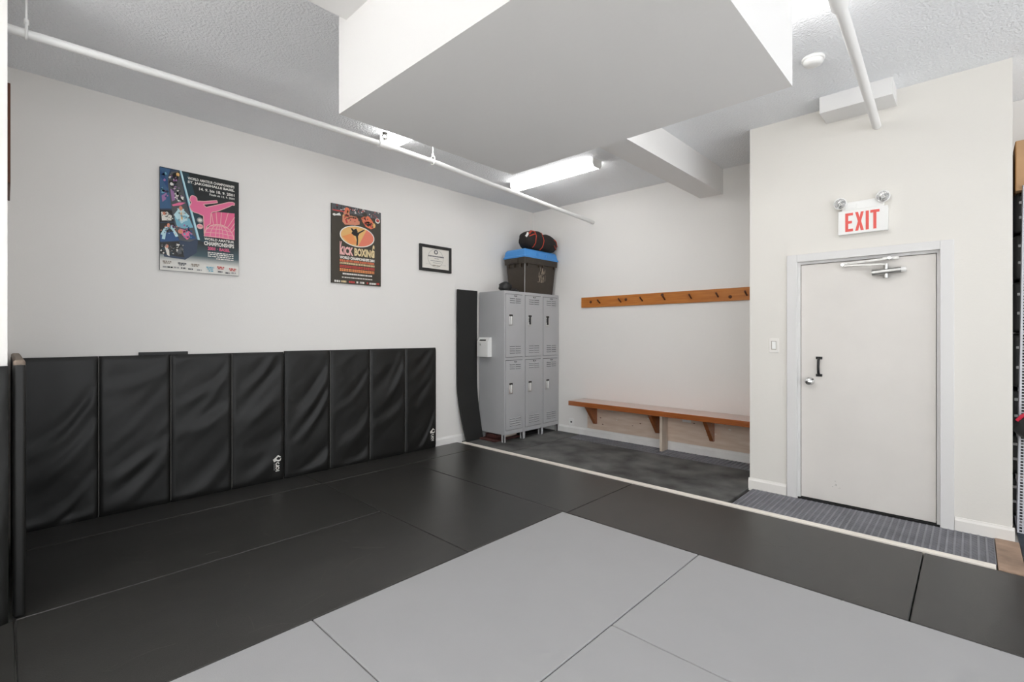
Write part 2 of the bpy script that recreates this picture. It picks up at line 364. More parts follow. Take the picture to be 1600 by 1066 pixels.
def pad_panel(x0, x1, yf, yb, z1, seed, lean=.0):
    """one wrinkled vinyl panel, front facing -y"""
    r = random.Random(seed); nx, nz = 26, 64
    fold = [(r.uniform(-.30, .95), r.uniform(.035, .075), r.uniform(.35, 1.), r.uniform(.12, .5), r.uniform(1.2, 2.6)) for _ in range(7)]
    vs = []; fs = []
    for j in range(nz+1):
        v = j/nz
        for i in range(nx+1):
            u = i/nx
            edge = min(1, u/.06)*min(1, (1-u)/.06); edz = min(1, v/.025)*min(1, (1-v)/.02)
            d = 0
            for c, wd, am, kk, pw in fold:
                s_ = v-c-kk*u**pw
                win = math.exp(-((u-.60)/.46)**2)
                d += am*win*(math.exp(-(s_/wd)**2)-.8*math.exp(-((s_-wd*1.7)/(wd*1.1))**2))
            d += .8*noise.noise((u*2.0+seed*3.1, v*3.5, seed))
            d += .22*noise.noise((u*2.2+seed, v*14-u*5, seed*1.7))
            y = yf+.012*(1-math.sqrt(max(0, 1-(1-edge)**2)))+.010*(1-edz) - .0105*d*min(1, u/.12)*min(1, (1-u)/.05)*min(1, v/.06)*min(1, (1-v)/.05)
            vs.append((x0+u*(x1-x0), min(y, yb-.004)+lean*v, v*z1))
    for j in range(nz):
        for i in range(nx): a = j*(nx+1)+i; fs.append((a, a+1, a+nx+2, a+nx+1))
    b = MB(); b.add(vs, fs, M_PAD, True)
    # back, sides, top and bottom
    bl, brr, tl, tr = (x0, yb, 0), (x1, yb, 0), (x0, yb+lean, z1), (x1, yb+lean, z1)
    W = nx+1; o = len(b.v)
    left = [vs[j*W] for j in range(nz+1)]; right = [vs[j*W+nx] for j in range(nz+1)]
    top = [vs[nz*W+i] for i in range(W)]; bot = vs[:W]
    b.add([bl, brr, tr, tl], [(0, 3, 2, 1)], M_PAD)
    b.add(left+[tl, bl], [list(range(nz+3))], M_PAD); b.add(right+[tr, brr], [list(range(nz+3))[::-1]], M_PAD)
    b.add(top+[tr, tl], [list(range(W+2))], M_PAD); b.add(bot+[brr, bl], [list(range(W+2))[::-1]], M_PAD)
    return b
def folding_mat(x0, n, wd, yf, yb, z1, label, seed, logo_at=True, name='folding_mat'):
    t = thing(name, label, 'folding mat', (x0+n*wd/2, (yf+yb)/2, 0), None)
    for i in range(n):
        a = x0+i*wd
        pn = pad_panel(a+.002, a+wd-.002, yf, yb, z1, seed+i*1.37).build('panel', t)
        if i: MB().tube([(a, yf+.004, .02), (a, yf+.002, z1*.5), (a, yf+.004, z1-.01)], .0032, M_PADS, 6).build('seam', t)
        if logo_at and i == n-1:
            b = MB(); logo(b, a+wd*.77, .245, yf-.012, .16); tag(b.build('logo', pn), 'white printed logo')
    return t
folding_mat(.03, 4, .46, 4.838, 4.872, 1.238, 'black folding mat of four wrinkled panels standing under the pink and teal poster', 11)
folding_mat(1.874, 4, .46, 4.838, 4.872, 1.245, 'black folding mat of four wrinkled panels standing under the certificate and orange poster', 53)
tag(MB().bbox(.74, 1.08, 4.874, 4.888, 0, 1.262, M_PAD, .003).build('spare_mat'), 'thin black mat peeking above the standing folding mats', 'mat')
t = thing('folding_mat', 'folded black mat standing edge-on at the left with a worn tan top', 'folding mat', (.05, 4.1, 0))
MB().bbox(.022, .070, 3.412, 4.80, 0, 1.262, M_PAD, .016, 4).build('panel', t)
tag(MB().bbox(.024, .068, 3.414, 4.79, 1.240, 1.276, M_TAN, .012, 3).build('top_edge', t), 'worn tan top edge')
folding_mat(-1.83, 4, .46, 3.372, 3.415, 1.250, 'black folding mat cut off by the left edge against the white wall end', 91, False)

# tall foam mat leaning beside the lockers
b = MB(); nz = 40; secs = []
for j in range(nz+1):
    z = 2.0*j/nz; k = max(0, 1-z/.75); dx = .105*k**1.6; dy = -.05*k**1.4
    x0, x1 = 4.065+dx, 4.415+dx*.55; ya = 4.835+dy+.015*math.sin(z*1.3)
    secs.append([(x0, ya, z), (x1, ya+.01, z), (x1, ya+.035, z), (x0, ya+.025, z)])
b.loft(secs, M_LEAN)
tag(b.build('foam_mat'), 'tall narrow black foam mat leaning on the wall left of the lockers', 'mat')

# ---------------------------------------------------------------- prints on the wall
def text_mesh(body, bold=.02):
    cu = bpy.data.curves.new('lettering', 'FONT'); cu.body = body; cu.size = 1; cu.offset = bold; cu.resolution_u = 2
    ob = bpy.data.objects.new('lettering', cu); C.objects.link(ob)
    dg = bpy.context.evaluated_depsgraph_get(); me = bpy.data.meshes.new_from_object(ob.evaluated_get(dg))
    vs = [tuple(v.co) for v in me.vertices]; fs = [list(p.vertices) for p in me.polygons]
    bpy.data.objects.remove(ob); bpy.data.curves.remove(cu); bpy.data.meshes.remove(me)
    x0 = min(v[0] for v in vs); x1 = max(v[0] for v in vs); y0 = min(v[1] for v in vs); y1 = max(v[1] for v in vs)
    return [((v[0]-x0)/(x1-x0), (v[1]-y0)/(y1-y0)) for v in vs], fs
class Print:
    """flat print on a board hanging on the left wall; u to the right, v up"""
    def __init__(s, x0, x1, z0, z1, y): s.r = (x0, x1, z0, z1); s.y = y; s.b = MB(); s.k = 0
    def p(s, u, v, d=0): x0, x1, z0, z1 = s.r; return (x0+u*(x1-x0), s.y-.0004-.00012*s.k-d, z0+v*(z1-z0))
    def poly(s, pts, c):
        s.k += 1; a = [s.p(u, v) for u, v in pts]; ar = sum(pts[i][0]*pts[(i+1) % len(pts)][1]-pts[(i+1) % len(pts)][0]*pts[i][1] for i in range(len(pts)))
        s.b.add(a, [list(range(len(a)))[::(1 if ar > 0 else -1)]], P[c]); return s
    def rect(s, u0, u1, v0, v1, c): return s.poly([(u0, v0), (u1, v0), (u1, v1), (u0, v1)], c)
    def ell(s, u, v, ru, rv, c, n=28): return s.poly([(u+ru*math.cos(2*math.pi*k/n), v+rv*math.sin(2*math.pi*k/n)) for k in range(n)], c)
    def line(s, a, b_, w, c):
        x0, x1, z0, z1 = s.r; W = x1-x0; H = z1-z0; d = Vector(((b_[0]-a[0])*W, (b_[1]-a[1])*H)); n = Vector((-d.y, d.x)).normalized()*w/2; n = (n.x/W, n.y/H)
        return s.poly([(a[0]-n[0], a[1]-n[1]), (b_[0]-n[0], b_[1]-n[1]), (b_[0]+n[0], b_[1]+n[1]), (a[0]+n[0], a[1]+n[1])], c)
    def path(s, pts, w, c, close=False):
        for i in range(len(pts)-(0 if close else 1)): s.line(pts[i], pts[(i+1) % len(pts)], w, c); s.k -= 1
        s.k += 1; return s
    def text(s, body, u0, u1, v0, v1, c, bold=.02):
        s.k += 1; vs, fs = text_mesh(body, bold); s.b.add([s.p(u0+x*(u1-u0), v0+y*(v1-v0)) for x, y in vs], fs, P[c]); return s
    def small(s, u0, u1, v0, v1, c, seed=1):        # print too fine to read in the photograph
        r = random.Random(seed); u = u0; s.k += 1
        while u < u1-.004:
            wd = min(r.uniform(.012, .045), u1-u); s.b.add([s.p(u, v0), s.p(u+wd, v0), s.p(u+wd, v1), s.p(u, v1)], [(0, 1, 2, 3)], P[c]); u += wd+r.uniform(.004, .010)
        return s
    def done(s, name, parent, k=False):
        o = s.b.build(name, parent); s.b = MB(); return o
# poster of the kick boxer over the globe
x0, x1, z0, z1 = .88, 1.476, 1.944, 2.802; yw = YL-.018
t = thing('poster', 'teal and black event poster with a pink kicking figure over a globe', 'poster', ((x0+x1)/2, YL-.01, z0))
M_P1 = fade('teal_poster_ground', [(0, (228, 226, 220)), (.085, (224, 222, 216)), (.17, (60, 86, 94)), (.30, (24, 34, 38)), (1, (26, 30, 30))])
bd = MB().box(x0, x1, yw, YL-.001, z0, z1, P['black']).build('poster_board', t)
g = MB(); g.add([(x0+.001, yw-.0003, z0+.001), (x1-.001, yw-.0003, z0+.001), (x1-.001, yw-.0003, z1-.001), (x0+.001, yw-.0003, z1-.001)], [(0, 1, 2, 3)], M_P1)
g.build('printed_ground', t)
q = Print(x0, x1, z0, z1, yw-.0003)
q.poly([(.22, 1), (.235, .999), (.46, .34), (.44, .2), (.30, .12), (.05, .13), (.003, .3), (.003, .99)], 'deep').poly([(.24, .99), (.34, .99), (.60, .3), (.47, .33)], 'teal')
q.poly([(0.0, .994), (.123, .991), (.094, .912), (.094, .838), (.136, .61), (.002, .592)], 'blue').poly([(.01, .97), (.10, .86), (.09, .80), (.01, .90)], 'navy').poly([(.02, .72), (.08, .76), (.07, .69), (.03, .66)], 'lilac')
q.poly([(.094, .912), (.131, .968), (.235, .999), (.304, .708), (.445, .343), (.351, .303), (.215, .309), (.139, .598), (.094, .838)], 'dim')
q.poly([(.102, .864), (.153, .959), (.227, .985), (.213, .895), (.153, .81), (.116, .829)], 'black').ell(.21, .955, .02, .018, 'tan').ell(.135, .85, .018, .016, 'white')
q.poly([(.19, .779), (.228, .76), (.281, .742), (.274, .703), (.213, .689), (.183, .728)], 'white').line((.2, .74), (.27, .70), .016, 'black').line((.23, .76), (.24, .70), .014, 'black').poly([(.12, .80), (.16, .79), (.18, .70), (.14, .68)], 'lilac')
q.poly([(.139, .647), (.228, .682), (.304, .689), (.243, .655), (.154, .634)], 'pink')
q.poly([(.169, .53), (.351, .537), (.398, .453), (.29, .429), (.199, .438)], 'cyan').poly([(.221, .621), (.251, .638), (.304, .594), (.351, .562), (.305, .506), (.252, .481), (.191, .518), (.162, .551)], 'ice').ell(.245, .625, .022, .022, 'skin').line((.25, .59), (.26, .50), .012, 'tan')
q.poly([(.229, .422), (.351, .41), (.382, .375), (.321, .319), (.259, .363)], 'pink').ell(.24, .395, .03, .022, 'skin').poly([(.34, .40), (.42, .36), (.43, .34), (.36, .33)], 'navy')
q.poly([(.002, .58), (.139, .592), (.162, .483), (.002, .461)], 'black').poly([(.016, .545), (.081, .572), (.14, .536), (.132, .492), (.024, .479)], 'paper').ell(.05, .55, .02, .016, 'skin')
q.poly([(.002, .451), (.162, .474), (.23, .304), (.003, .27)], 'black').poly([(.003, .349), (.177, .392), (.23, .304), (.003, .27)], 'navy').path([(.04, .30), (.06, .40), (.12, .43), (.16, .40), (.20, .34)], .022, 'ice').ell(.1, .44, .018, .02, 'skin').line((.05, .39), (.02, .34), .016, 'ice')
q.poly([(.003, .262), (.222, .294), (.291, .14), (.004, .155)], 'black').poly([(.053, .232), (.104, .212), (.112, .139), (.083, .149)], 'paper').poly([(.192, .269), (.222, .266), (.207, .184), (.188, .207)], 'paper').ell(.08, .235, .02, .018, 'skin').ell(.24, .2, .03, .03, 'dim')
r = random.Random(8)
def dabs(q, pts, n, cols, sz):
    for _ in range(n):
        u, v, w_ = r.choice(pts); u += r.uniform(-w_, w_); v += r.uniform(-.04, .04); a = r.uniform(.4, 1)*sz; h = r.uniform(.3, .9)*sz
        q.poly([(max(.003, u-a), v), (u-a*.1, v-h*.6), (u+a, v+h*.1), (max(.003, u+a*.2), v+h)], r.choice(cols)); q.k -= 1
    q.k += 1
dabs(q, [(.16, .90, .05), (.19, .82, .05), (.22, .74, .05)], 46, ['black', 'black', 'dim', 'lilac', 'paper', 'deep'], .020)
dabs(q, [(.25, .58, .05), (.27, .52, .06)], 26, ['ice', 'cyan', 'paper', 'white', 'cyan'], .018)
dabs(q, [(.29, .42, .06), (.33, .38, .05)], 26, ['lilac', 'pink', 'deep', 'cyan', 'navy'], .018)
dabs(q, [(.05, .52, .05), (.11, .53, .05)], 24, ['black', 'paper', 'dim', 'black', 'taupe'], .014)
dabs(q, [(.06, .40, .05), (.15, .40, .05)], 34, ['black', 'ice', 'navy', 'black', 'skin', 'lilac', 'white'], .014)
dabs(q, [(.06, .20, .05), (.16, .20, .06), (.23, .22, .04)], 50, ['black', 'dim', 'grey', 'dim', 'paper', 'teal'], .020)
dabs(q, [(.05, .90, .04), (.05, .75, .04)], 16, ['navy', 'deep', 'lilac', 'cyan', 'blue'], .026)
q.poly([(.235, .999), (.254, .999), (.48, .334), (.458, .332)], 'ice').poly([(.228, .999), (.235, .999), (.458, .332), (.446, .336)], 'cyan')
q.done('printed_photos', t)
kick = [(.363, .76), (.384, .773), (.42, .769), (.441, .753), (.444, .725), (.54, .735), (.697, .766), (.708, .745), (.655, .731), (.524, .702), (.557, .676), (.688, .716), (.859, .77), (.908, .777), (.938, .77), (.934, .745), (.908, .747), (.859, .721), (.722, .661), (.639, .637), (.622, .622), (.614, .516), (.573, .485), (.533, .403), (.524, .583), (.46, .601), (.405, .607), (.374, .622), (.35, .657), (.366, .685), (.374, .698), (.353, .725)]
q.poly([(.622, .622), (.697, .647), (.938, .661), (.938, .377), (.533, .378), (.573, .459), (.614, .516)], 'rose').poly(kick, 'pink').path(kick, .006, 'blush', True)
for a, b_ in [((.702, .52), (.688, .646)), ((.747, .521), (.759, .65)), ((.799, .517), (.85, .656)), ((.842, .502), (.938, .621)), ((.876, .479), (.938, .553)), ((.903, .455), (.938, .499)), ((.655, .508), (.63, .616))]: q.line(a, b_, .005, 'blush')
arc = lambda cu, ru, rv, a0, a1, n=14: [(cu+ru*math.cos(math.radians(a0+(a1-a0)*k/n)), .378+rv*math.sin(math.radians(a0+(a1-a0)*k/n))) for k in range(n+1)]
q.poly(arc(.73, .197, .142, 0, 180), 'pink').path(arc(.73, .197, .142, 0, 180), .006, 'blush')
for ru in (.05, .12): q.path(arc(.73, ru, .142, 0, 180), .0045, 'blush')
q.line((.73, .378), (.73, .52), .0045, 'blush')
for h_ in (.0, .04, .08, .115):
    hw = .197*math.sqrt(max(0, 1-(h_/.142)**2)); q.path([(.73-hw, .378+h_), (.73, .378+h_+.012), (.73+hw, .378+h_)], .0045, 'blush')
q.ell(.48, .535, .04, .027, 'grey').ell(.48, .535, .025, .015, 'paper').ell(.48, .471, .04, .027, 'blush').line((.455, .475), (.505, .475), .008, 'rose')
q.done('printed_figure', t)
q.text('WORLD AMATEUR CHAMPIONSHIPS', .327, .934, .925, .952, 'white', .03).text('ST. JAKOBSHALLE BASEL', .327, .934, .882, .914, 'white', .04)
q.text('14. 9. bis 18. 9. 2001', .468, .934, .836, .866, 'white', .03).text('Finals ab 12. 9. 2001', .60, .934, .803, .824, 'white', .02)
q.text('WORLD AMATEUR', .533, .929, .339, .366, 'white', .03).text('CHAMPIONSHIPS', .53, .929, .287, .330, 'white', .04).text('2001 \u00b7 BASEL', .578, .873, .242, .276, 'rose', .03)
for i, (u, v) in enumerate([(.578, .212), (.579, .194), (.579, .174), (.689, .154)]): q.small(u, .92, v, v+.010, 'white', i)
for i, (u, v, c_) in enumerate([(.03, .084, 'taupe'), (.21, .078, 'dim'), (.37, .078, 'taupe'), (.56, .062, 'cyan'), (.70, .074, 'red'), (.86, .066, 'red'), (.03, .030, 'grey'), (.09, .030, 'black'), (.16, .032, 'grey'), (.245, .032, 'dim'), (.33, .028, 'dim'), (.44, .026, 'grey'), (.59, .026, 'cyan'), (.71, .026, 'dim'), (.81, .020, 'dim'), (.89, .024, 'grey')]):
    q.small(u, u+(.10 if v > .05 else .06), v-.006, v+.008, c_, i+9)
    if v > .05: q.small(u+.01, u+.085, v-.020, v-.010, c_, i+30)
tag(q.done('lettering', t), kind='stuff')
# orange kick boxing poster
x0, x1, z0, z1 = 2.362, 2.948, 1.955, 2.795
t = thing('poster', 'dark brown kickboxing poster with an orange oval and black kicker', 'poster', ((x0+x1)/2, YL-.01, z0))
MB().box(x0, x1, yw, YL-.001, z0, z1, P['brown']).build('poster_board', t)
q = Print(x0, x1, z0, z1, yw)
q.rect(.004, .996, .905, .998, 'dim')
r = random.Random(4)
for i in range(90):
    u = r.uniform(.02, .96); v = r.uniform(.905, .985); s_ = r.uniform(.008, .022); q.rect(u, u+s_, v, min(.997, v+s_*.8), r.choice(['white', 'black', 'red', 'paper', 'black', 'blush', 'brown'])); q.k -= 1
q.k += 1
q.rect(.02, .30, .91, .925, 'red')
q.poly([(.208, .865), (.259, .948), (.335, .953), (.351, .883), (.481, .882), (.516, .864), (.533, .804), (.428, .769), (.258, .755), (.208, .788)], 'skin').ell(.30, .945, .05, .035, 'orange').poly([(.30, .86), (.48, .86), (.50, .84), (.33, .82)], 'salmon').poly([(.38, .80), (.45, .84), (.55, .83), (.55, .79), (.45, .765)], 'skin').line((.24, .88), (.30, .78), .02, 'red')
q.poly([(.577, .877), (.676, .924), (.748, .916), (.822, .861), (.877, .786), (.785, .753), (.676, .775), (.604, .835)], 'orange').poly([(.62, .86), (.70, .89), (.72, .84), (.66, .80)], 'salmon').ell(.66, .93, .045, .03, 'brown').poly([(.74, .80), (.80, .85), (.80, .77)], 'red').line((.64, .83), (.74, .79), .02, 'black').ell(.85, .81, .03, .03, 'tan')
dabs(q, [(.27, .90, .05), (.30, .83, .07), (.42, .83, .08)], 44, ['skin', 'salmon', 'tan', 'red', 'brown', 'brown'], .024)
dabs(q, [(.66, .86, .07), (.74, .82, .09)], 44, ['orange', 'red', 'brown', 'skin', 'black', 'brown'], .024)
q.ell(.506, .627, .352, .137, 'white', 40).ell(.506, .627, .333, .126, 'tan', 40)
el = [(.506+.333*math.cos(math.radians(a)), .627+.126*math.sin(math.radians(a))) for a in range(-88, 62, 6)]
q.poly(el, 'salmon').poly([(.20, .60), (.40, .66), (.50, .53), (.36, .515)], 'gold')
q.poly([(.363, .723), (.402, .722), (.428, .708), (.48, .73), (.506, .694), (.506, .677), (.622, .726), (.661, .726), (.542, .669), (.515, .633), (.518, .588), (.511, .514), (.48, .507), (.489, .585), (.471, .628), (.428, .635), (.38, .658), (.402, .683)], 'black')
q.ell(.05, .86, .03, .016, 'white').poly([(.10, .875), (.15, .895), (.18, .86), (.05, .85)], 'white').ell(.925, .88, .05, .034, 'paper').ell(.925, .885, .035, .02, 'red').text('WKA', .90, .95, .862, .872, 'black', .02)
q.done('printed_artwork', t)
q.text('KICK', .153, .42, .365, .475, 'blush', .05).text('BOXING', .44, .858, .371, .475, 'cream', .05).text('K', .153, .20, .365, .535, 'blush', .05).text('G', .81, .858, .371, .546, 'cream', .05)
q.text('WORLD CHAMPIONSHIPS 2001', .153, .858, .314, .352, 'white', .05)
for i, (v0, v1, c_) in enumerate([(.280, .306, 'orange'), (.250, .272, 'cream'), (.203, .236, 'red'), (.158, .192, 'gold')]):
    q.small(.153, .858, v0, v1, c_, i+50); q.small(.153, .858, v0+(v1-v0)*.4, v0+(v1-v0)*.55, 'brown', i+60)
q.small(.209, .803, .117, .136, 'white', 70).small(.194, .816, .073, .087, 'paper', 71)
for u, wd, v, c_ in ((.05, .11, .025, 'white'), (.18, .10, .026, 'cream'), (.33, .12, .026, 'red'), (.48, .04, .028, 'white'), (.55, .10, .028, 'white'), (.69, .03, .03, 'red'), (.75, .14, .026, 'white'), (.90, .06, .03, 'red')): q.small(u, u+wd, v-.012, v+.012, c_, int(u*100))
tag(q.done('lettering', t), kind='stuff')
# framed certificate
x0, x1, z0, z1 = 3.483, 3.978, 2.198, 2.525
t = thing('certificate', 'framed white certificate with a black frame near the lockers', 'certificate', ((x0+x1)/2, YL-.01, z0))
b = MB(); f_ = .036
for a in ((x0, x0+f_, z0, z1), (x1-f_, x1, z0, z1), (x0+f_, x1-f_, z0, z0+f_), (x0+f_, x1-f_, z1-f_, z1)): b.bbox(a[0], a[1], YL-.024, YL-.001, a[2], a[3], P['black'], .003)
b.build('frame', t)
MB().box(x0+f_-.003, x1-f_+.003, YL-.010, YL-.001, z0+f_-.003, z1-f_+.003, P['paper']).build('paper', t)
q = Print(x0, x1, z0, z1, YL-.010)
q.path([(.5+.24*math.cos(2*math.pi*k/30), .52+.34*math.sin(2*math.pi*k/30)) for k in range(30)], .004, 'grey', True)
q.ell(.51, .755, .062, .085, 'dim').ell(.51, .755, .032, .05, 'paper')
q.small(.27, .76, .565, .612, 'dim', 3).small(.46, .60, .49, .52, 'grey', 4).small(.34, .70, .40, .43, 'grey', 5).small(.42, .66, .33, .35, 'grey', 6).small(.40, .64, .215, .262, 'taupe', 7).small(.2, .36, .27, .28, 'grey', 8).small(.68, .84, .27, .28, 'grey', 9)
q.done('printed_text', t)
# picture seen edge-on on the end wall
t = thing('picture_frame', 'thin brown picture frame seen edge-on at the far left wall', 'picture frame', (SX+.01, 4.0, 2.2))
MB().bbox(SX, SX+.012, 3.75, 4.25, 2.22, 2.76, M_KNOT, .003).build('frame', t)
MB().box(SX+.002, SX+.013, 3.79, 4.21, 2.26, 2.72, P['paper']).build('picture', t)

# ---------------------------------------------------------------- lockers
LX0, LX1, LYF, LYB, LZ0, LZ1 = 4.462, 5.600, 4.390, 4.862, .10, 1.985
t = thing('locker_bank', 'grey metal bank of six lockers standing in the corner', 'lockers', ((LX0+LX1)/2, (LYF+LYB)/2, 0))
b = MB(); cw = (LX1-LX0)/3
b.box(LX0, LX1, LYF+.02, LYB, LZ0, LZ1, M_LOCK)
body = b.build('carcass', t)
b = MB()
for i in range(4):
    x = LX0+cw*i; h = .024 if i in (0, 3) else .024
    b.box(max(LX0, x-h), min(LX1, x+h), LYF, LYF+.02, LZ0-.005, LZ1, M_LOCK)
for z0_, z1_ in ((LZ0-.005, .150), (1.072, 1.108), (1.946, LZ1)): b.box(LX0+.002, LX1-.002, LYF+.001, LYF+.02, z0_, z1_, M_LOCK)
b.build('face_frame', t)
for i in range(4):
    x = LX0+cw*i; h = .026
    MB().box(max(LX0, x-h), min(LX1, x+h), LYF, LYF+.02, 0, LZ0, M_LOCK).box(max(LX0, x-h), max(LX0, x-h)+.004, LYF, LYF+.05, 0, LZ0, M_LOCK).build('leg', t)
for x in (LX0, LX1-.05): MB().box(x, x+.05, LYB-.03, LYB, 0, LZ0, M_LOCK).build('leg', t)
k = 0
for z0_, z1_ in ((1.110, 1.944), (.152, 1.070)):
    for i in range(3):
        a = LX0+cw*i+.026; e = LX0+cw*(i+1)-.026
        b = MB(); b.bbox(a, e, LYF-.004, LYF+.016, z0_+.002, z1_-.004, M_LOCK, .003).box(a-.002, e+.002, LYF+.0165, LYF+.019, z0_-.002, z1_+.002, M_LOCKD)
        b.box(a-.001, a+.003, LYF-.002, LYF+.01, z0_, z1_, M_LOCKD).box(a, e, LYF+.001, LYF+.012, z1_-.005, z1_+.001, M_GAP)
        dr = b.build('locker_door', t)
        xm = (a+e)/2+.02; hz = z0_+(.490 if z0_ > 1 else .545)-.073; hx = a+.055
        b = MB()   # louvres: pressed slats, proud, with a dark strip painted as the shadow under each
        rows = [z1_-.055-.028*n for n in range(3)] + [z0_+.055+.030*n for n in range(4)]
        for zr in rows:
            for c0 in (xm-.105, xm+.008):
                b.prism([(c0, LYF-.004, zr), (c0, LYF-.004, zr+.011), (c0, LYF-.011, zr)], (.094, 0, 0), M_LOCK)
                b.box(c0, c0+.094, LYF-.0055, LYF-.004, zr-.006, zr, M_LOCKD)
        tag(b.build('louvres', dr), kind='stuff')
        b = MB().bbox(hx, hx+.074, LYF-.010, LYF, hz, hz+.15, M_STEEL, .004)
        b.bbox(hx+.008, hx+.066, LYF-.0115, LYF-.006, hz+.010, hz+.128, M_CHROME, .002)
        b.box(hx+.006, hx+.068, LYF-.0125, LYF-.006, hz+.122, hz+.146, M_BLACK)
        b.bbox(hx+.028, hx+.046, LYF-.022, LYF-.010, hz+.02, hz+.125, M_WHITE if k not in (1, 2) else M_BLACK, .004)
        if k in (1, 2): b.bbox(hx+.012, hx+.034, LYF-.024, LYF-.010, hz+.05, hz+.105, M_BLACK, .004)
        tag(b.build('handle', dr), 'chrome recessed handle')
        b = MB().bbox(xm-.02, xm+.03, LYF-.008, LYF-.002, z1_-.030, z1_-.014, M_BLACK, .003); b.bbox(xm-.006, xm+.014, LYF-.010, LYF-.004, z1_-.026, z1_-.016, M_STEEL, .002)
        b.build('number_plate', dr); k += 1
# white box on the locker's side
t = thing('suggestion_box', 'small white locked metal box fixed on the side of the lockers', 'box', (LX0-.04, 4.73, 1.11))
pr = [(LX0, 1.112), (LX0-.075, 1.112), (LX0-.075, 1.315), (LX0-.030, 1.372), (LX0, 1.372)]
MB().prism([(x, 4.625, z) for x, z in pr], (0, .205, 0), M_WHITE).build('box_body', t)
b = MB().lathe([(.011, 0), (.011, .006), (0, .007)], (LX0-.075, 4.76, 1.275), (-1, 0, 0), M_STEEL, 12); b.box(LX0-.083, LX0-.0815, 4.757, 4.763, 1.269, 1.281, M_BLACK); b.build('lock', t)
MB().prism([(LX0-.068, 4.67, 1.3255), (LX0-.056, 4.67, 1.3405), (LX0-.056, 4.79, 1.3405), (LX0-.068, 4.79, 1.3255)], (-.002, 0, .002), M_GAP).build('slot', t)
# boards under the lockers
tag(MB().bbox(4.40, 4.90, 4.50, 4.80, 0, .018, M_BROWN, .002).build('board'), 'dark red-brown board lying flat under the lockers', 'board')
t = thing('board', 'thick brown board with a cream front edge lying under the lockers', 'board', (4.72, 4.68, .018))
MB().bbox(4.52, 4.90, 4.575, 4.80, .0185, .068, M_BROWN, .002).build('plank', t)
tag(MB().box(4.60, 4.89, 4.570, 4.576, .020, .066, M_CREAM).build('cut_edge', t), 'cream sawn edge')
tag(MB().bbox(4.97, 5.32, 4.50, 4.80, 0, .035, M_BLACK, .006).build('black_slab'), 'black rubber slab pushed back under the middle locker', 'slab')

# ---------------------------------------------------------------- tote, bag, gloves on the lockers
TX0, TX1, TY0, TY1 = 4.86, 5.575, 4.385, 4.785
t = thing('storage_tote', 'dark brown plastic storage tote with a blue lid on top of the lockers', 'tote', ((TX0+TX1)/2, (TY0+TY1)/2, LZ1))
def ins(d, z, r=.012): return rrect(TX0+d, TX1-d, TY0+d, TY1-d, z, r)
b = MB().loft([ins(.058, LZ1), ins(.052, LZ1+.01), ins(.022, 2.385), ins(.004, 2.388), ins(.0, 2.47), ins(.0, 2.482)], M_BIN, False)
# ribs under the rim
for x in (TX0+.06, TX0+.30, TX1-.33, TX1-.08): b.box(x, x+.025, TY0+.002, TY0+.02, 2.35, 2.40, M_BIN)
for y in (TY0+.08, TY0+.20, TY0+.31): b.box(TX0+.002, TX0+.02, y, y+.025, 2.34, 2.40, M_BIN)
tote = b.build('tote_body', t)
for y in (TY0+.13,): tag(MB().bbox(TX0-.012, TX0+.01, y, y+.14, 2.40, 2.455, M_BIN, .006).build('handle', t))
b = MB().loft([ins(-.008, 2.470), ins(-.010, 2.490), ins(.000, 2.497), ins(.012, 2.565), ins(.028, 2.590), ins(.075, 2.592), ins(.085, 2.583)], M_LID, False)
lid = b.build('lid', t)
b = MB()
for x in (TX0+.25, TX1-.28): MB().bbox(x, x+.05, TY0-.010, TY0+.03, 2.478, 2.545, M_LID, .006).build('lid_latch', lid)
pass
b = MB(); r = random.Random(3)
for i in range(34):
    x = 5.25+r.gauss(0, .035); z = r.uniform(2.02, 2.30); h = r.uniform(.03, .10); wd = r.uniform(.006, .018)
    f = lambda zz: TY0+.058-.036*(zz-LZ1)/.4-.0025
    b.prism([(x, f(z), z), (x+wd, f(z+.2*h), z+.2*h), (x+wd*.7, f(z+h), z+h), (x+.1*wd, f(z+.8*h), z+.8*h)], (0, -.0006, 0), M_SCUFF)
tag(b.build('scuff_marks', tote), kind='stuff')
c_ = lambda d: (TX0+d+.003, TY0+d+.003)
MB().tube([(*c_(.055), LZ1+.004), (*c_(.023), 2.384)], .006, P['grey'], 8).build('corner_highlight', tote)  # grey strip painted as the highlight along the tote's corner
t = thing('sports_bag', 'lumpy black sports bag with red piping lying on the blue tote lid', 'bag', (5.25, 4.58, 2.59))
bm = bmesh.new(); bmesh.ops.create_uvsphere(bm, u_segments=40, v_segments=24, radius=1)
def bagp(v):
    s_ = lambda a, p: math.copysign(abs(a)**p, a)
    x, y, z = s_(v.x, .62), s_(v.y, .75), s_(v.z, .75)
    px = x*.332; waist = 1-.20*math.exp(-((px+.02)/.05)**2); n_ = noise.noise((px*7, y*2, z*3))*.10
    lean = .03*(-px/.325)
    return Vector((5.272+px, 4.50+y*.165*(waist+n_), 2.722+lean*.5+z*(.132+lean*.35)*(waist+n_)))
for v in bm.verts: v.co = bagp(v.co.copy())
for v in bm.verts: v.co.z = max(v.co.z, 2.592)
MB().bm(bm, M_BAG, True).build('bag_body', t)
def onbag(px, ang, lift=.004):
    v = Vector((px, -math.cos(ang), math.sin(ang))); u = math.sqrt(max(0, 1-px*px)); p = bagp(Vector((px, v.y*u, v.z*u))); c = Vector((p.x, 4.50, 2.722)); p += (p-c).normalized()*lift; p.z = max(p.z, 2.596); return p
b = MB()
for px in (-.55, -.12): b.tube([onbag(px+.04*math.sin(a*.2), math.radians(-60+a*10)) for a in range(15)], .006, M_RED, 6)
